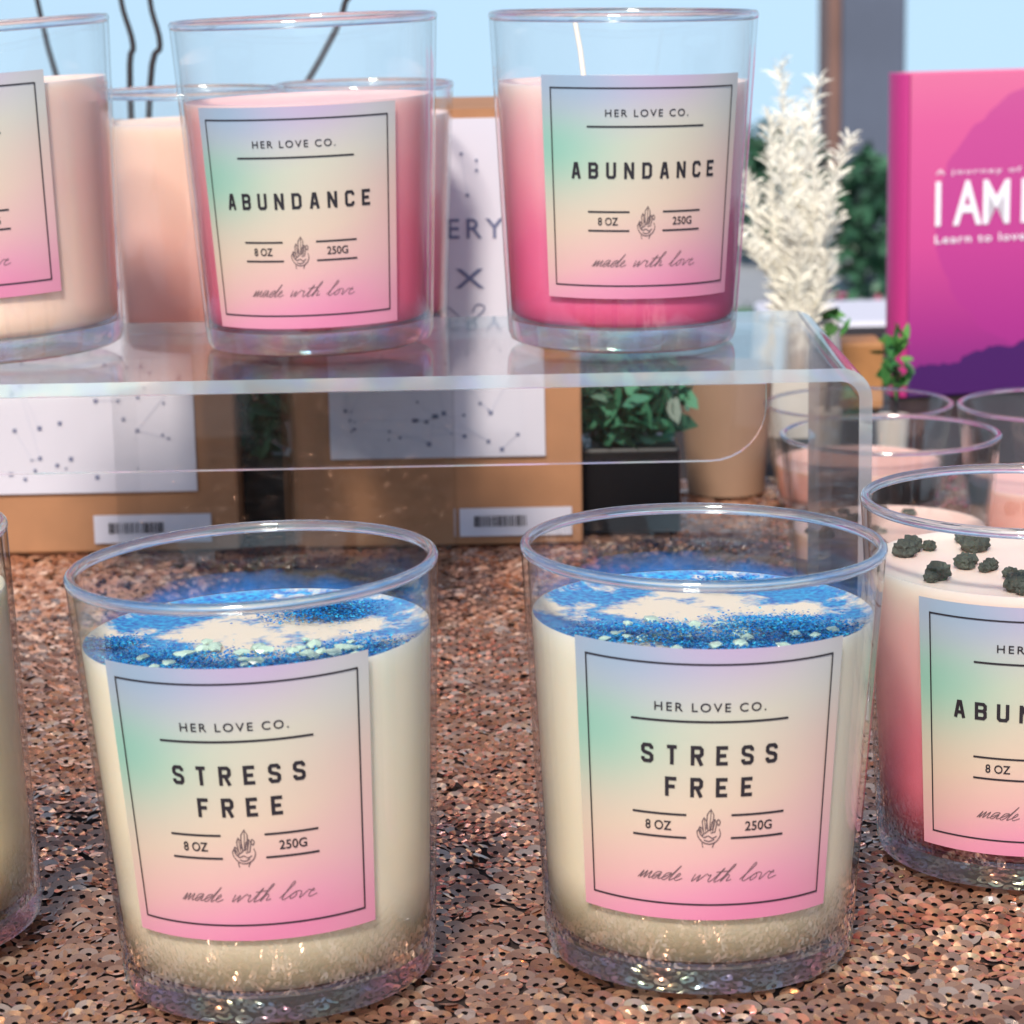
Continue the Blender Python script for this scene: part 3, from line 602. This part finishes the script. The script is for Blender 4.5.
# ---------------------------------------------------------------- book
def cover_mat():
    m,nt,o=mat('book_cover'); p=N(nt,'ShaderNodeBsdfPrincipled'); p.inputs['Roughness'].default_value=.35
    tc=N(nt,'ShaderNodeTexCoord'); sp_=N(nt,'ShaderNodeSeparateXYZ'); nt.links.new(tc.outputs['Object'],sp_.inputs[0])
    r=N(nt,'ShaderNodeValToRGB'); e=r.color_ramp.elements
    st=[(0,(110,40,120)),(.2,(170,50,134)),(.45,(210,74,144)),(.8,(220,92,148)),(1,(226,116,152))]
    while len(e)<len(st): e.new(.5)
    for i,(z,c) in enumerate(st): e[i].position=z; e[i].color=lin(c)
    d=N(nt,'ShaderNodeMath',operation='DIVIDE'); d.inputs[1].default_value=.178; nt.links.new(sp_.outputs['Z'],d.inputs[0]); nt.links.new(d.outputs[0],r.inputs['Fac'])
    vs=N(nt,'ShaderNodeVectorMath',operation='DISTANCE'); vs.inputs[1].default_value=(.088,0,.092); nz=N(nt,'ShaderNodeTexNoise'); nz.inputs['Scale'].default_value=60; nt.links.new(tc.outputs['Object'],nz.inputs['Vector'])
    nt.links.new(tc.outputs['Object'],vs.inputs[0])
    a=N(nt,'ShaderNodeMath',operation='MULTIPLY_ADD'); a.inputs[1].default_value=.008; nt.links.new(nz.outputs['Fac'],a.inputs[0]); nt.links.new(vs.outputs['Value'],a.inputs[2])
    lt=N(nt,'ShaderNodeMath',operation='LESS_THAN'); lt.inputs[1].default_value=.077; nt.links.new(a.outputs[0],lt.inputs[0])
    k=N(nt,'ShaderNodeMath',operation='MULTIPLY'); k.inputs[1].default_value=.5; nt.links.new(lt.outputs[0],k.inputs[0])
    mx=N(nt,'ShaderNodeMixRGB'); mx.inputs[2].default_value=lin((178,50,140)); nt.links.new(k.outputs[0],mx.inputs[0]); nt.links.new(r.outputs['Color'],mx.inputs[1])
    n3=N(nt,'ShaderNodeTexNoise'); n3.inputs['Scale'].default_value=45; n3.inputs['Detail'].default_value=6; nt.links.new(tc.outputs['Object'],n3.inputs['Vector'])
    a3=N(nt,'ShaderNodeMath',operation='MULTIPLY_ADD'); a3.inputs[1].default_value=-.03; nt.links.new(n3.outputs['Fac'],a3.inputs[0]); nt.links.new(sp_.outputs['Z'],a3.inputs[2])
    a4=N(nt,'ShaderNodeMath',operation='MULTIPLY_ADD'); a4.inputs[1].default_value=-.25; nt.links.new(sp_.outputs['X'],a4.inputs[0]); nt.links.new(a3.outputs[0],a4.inputs[2])
    l3=N(nt,'ShaderNodeMath',operation='LESS_THAN'); l3.inputs[1].default_value=-.002; nt.links.new(a4.outputs[0],l3.inputs[0])
    m3=N(nt,'ShaderNodeMixRGB'); m3.inputs[2].default_value=lin((74,28,98)); nt.links.new(l3.outputs[0],m3.inputs[0]); nt.links.new(mx.outputs[0],m3.inputs[1])
    nt.links.new(m3.outputs[0],p.inputs['Base Color']); nt.links.new(p.outputs[0],o.inputs[0]); return m
M['cover']=cover_mat(); M['spine']=pr('spine_cloth',(190,50,124),.4)
pb=on_z(907,397,TZ); HB=on_y(907,74,pb.y).z-TZ
root=thing('upright_book',(pb.x,pb.y,TZ),'pink and purple book with white title standing at the right edge behind the jars','book',None,(0,0,R(13))); WB=.132; TB=.022
b=MB(); b.box((0,0,0),(WB,.0016,HB)); b.box((0,TB-.0016,0),(WB,TB,HB)); cv=b.build('cover',M['cover'],root)
b=MB(); r0=TB/2+.0003; n_=14; v=[]
for z in (0,HB):
    for k in range(n_+1):
        t=PI/2+PI*k/n_; v.append((-.0006+r0*.55*math.cos(t),TB/2+r0*math.sin(t),z))
f=[(k+1,k,n_+1+k,n_+2+k) for k in range(n_)]+[tuple(range(n_+1)),tuple(range(2*n_+1,n_,-1))]
b.add(v,f); b.build('spine',M['spine'],root,50)
b=MB(); b.box((.0008,.0019,.003),(WB-.003,TB-.0019,HB-.003)); b.build('pages',M['page'],root)
tx=MB()
def putb(g,x0,z,w): tx.add([(x0+w/2+x,-.0005,z+q) for x,q in g[0]],g[1])
k=pb.y/2600*1.05; zz=on_y(960,204,pb.y).z-TZ
putb(text2d('I AM',76*k,.0235,1.0,.018),26*k,zz,76*k); putb(text2d('I',.0050,.0235,1.0,.018),114*k,zz,.0050)
z2=on_y(960,241,pb.y).z-TZ; putb(text2d('Learn to love you',.068,.0058,1.15,.01),26*k,z2,.068)
z3=on_y(960,173,pb.y).z-TZ; putb(text2d('A journey of you',.064,.0034,1.2,.0),26*k,z3,.064)
tx.build('lettering',M['btext'],cv)
# ---------------------------------------------------------------- bare branches
p0=on_y(140,300,1.22); root=thing('bare_branches',(p0.x,1.22,TZ),'thin dark bare stems rising behind the left candles','branches')
b=MB(); b.lathe([(.0001,0),(.02,0),(.026,.03),(.015,.07),(.018,.08),(.015,.08),(.013,.07),(.02,.03),(.0001,.005)],32); b.build('vase',M['black'],root,40)
for pts in ([(150,88),(160,45),(150,0),(152,-60)],[(130,88),(133,45),(121,0),(118,-60)],[(60,88),(44,30),(33,-20)],[(320,60),(350,-4),(395,-12),(420,-70)]):
    P=[(0,0,.05)]
    for i,(x,y) in enumerate(pts):
        q=on_y(x,y,1.22); P.append((q.x-p0.x,0,q.z-TZ))
    b=MB(); b.tube(catmull(P,5),.0016,6,r2=.0011); b.build('stem',M['twig'],root,60)
# ---------------------------------------------------------------- far background
b=MB(); G=-.75; b.add([(-14,-6,G),(14,-6,G),(14,9.6,G),(-14,9.6,G)],[(0,1,2,3)]); tag(b.build('ground',M['pave']),kind='structure')
k=9.0/12; a=on_y(842,50,12).x; c=on_y(906,50,12).x; w=c-a
root=thing('stone_pillar',((a+c)/2*k,9.0,G),'tall blurred grey pillar between the white dried fronds and the pink book','pillar')
b=MB(); b.box((-w/2*k,0,.1),(w/2*k,.4,4)); b.build('shaft',M['pillar'],root,bevel=.01); b=MB(); b.box((-w/2*k-.03,-.04,0),(w/2*k+.03,.44,.1)); b.build('plinth',M['pillar'],root); b=MB(); b.box((-w/2*k-.045,.02,.1),(-w/2*k-.002,.3,4)); b.build('edge_trim',M['pillar2'],root)
for px,Y,rx,top,lab,sd,n in ((872,7.6,.16,155,'dark green bush below the grey pillar, left of the book',31,700),(775,8.4,.20,120,'blurred grey green bush behind the white dried fronds',32,700)):
    p=on_y(px,top,Y); hh=p.z-G; shrub('garden_bush',(p.x,Y,G),lab,.05,0,(rx,rx,hh*.5),hh*.52,.035,n,'leafD',sd,'bush')
p=on_y(868,292,4.6); hh=p.z-G; root=thing('flower_planter',(p.x,4.6,G),'blurred planter of dark foliage and pink flowers left of the book','planter')
b=MB(); b.box((-.25,-.1,0),(.25,.1,hh-.07)); b.build('trough',M['pillar'],root,bevel=.01); leaves(260,(0,0,hh-.04),(.24,.1,.05),.02,41).build('foliage',M['leafD'],root); fl=leaves(40,(0,-.03,hh-.02),(.22,.08,.04),.014,42).build('flowers',M['flower'],root); tag(fl,kind='stuff')
zt=on_y(860,322,2.4).z; a=on_y(770,322,2.4).x
root=thing('white_table',(a+.25,2.4,G),'white topped table in the background between dried fronds and book','table')
b=MB(); b.box((-.25,0,zt-G-.03),(.25,.16,zt-G)); b.build('tabletop',M['white'],root,bevel=.004)
for sx in (-.22,.22):
    for sy in (.02,.14):
        b=MB(); b.box((sx-.012,sy-.012,0),(sx+.012,sy+.012,zt-G-.031)); b.build('leg',M['white'],root)
# ---------------------------------------------------------------- light
W=bpy.data.worlds.new('World'); S.world=W; W.use_nodes=True; nt=W.node_tree; nt.nodes.clear()
out=N(nt,'ShaderNodeOutputWorld'); bg=N(nt,'ShaderNodeBackground'); bg.inputs['Strength'].default_value=.15
sk=N(nt,'ShaderNodeTexSky'); sk.sky_type='NISHITA'; sk.sun_disc=False; sk.sun_elevation=R(46); sk.sun_rotation=R(192); sk.dust_density=.6; sk.ozone_density=1.2; sk.air_density=1.2
tcw=N(nt,'ShaderNodeTexCoord'); sx=N(nt,'ShaderNodeSeparateXYZ'); mxz=N(nt,'ShaderNodeMath',operation='MAXIMUM'); mxz.inputs[1].default_value=.18; cb=N(nt,'ShaderNodeCombineXYZ'); nm=N(nt,'ShaderNodeVectorMath',operation='NORMALIZE')
nt.links.new(tcw.outputs['Generated'],sx.inputs[0]); nt.links.new(sx.outputs['X'],cb.inputs[0]); nt.links.new(sx.outputs['Y'],cb.inputs[1]); nt.links.new(sx.outputs['Z'],mxz.inputs[0]); nt.links.new(mxz.outputs[0],cb.inputs[2]); nt.links.new(cb.outputs[0],nm.inputs[0]); nt.links.new(nm.outputs[0],sk.inputs['Vector'])
nt.links.new(sk.outputs[0],bg.inputs[0]); nt.links.new(bg.outputs[0],out.inputs[0])
sl=bpy.data.lights.new('sun','SUN'); sl.energy=4.4; sl.angle=R(9); sl.color=(1,.92,.81); so_=bpy.data.objects.new('sun',sl); COL.objects.link(so_)
az=R(192); el=R(46); d=Vector((math.sin(az)*math.cos(el),math.cos(az)*math.cos(el),math.sin(el))); so_.rotation_euler=d.to_track_quat('Z','Y').to_euler(); so_.location=d*5
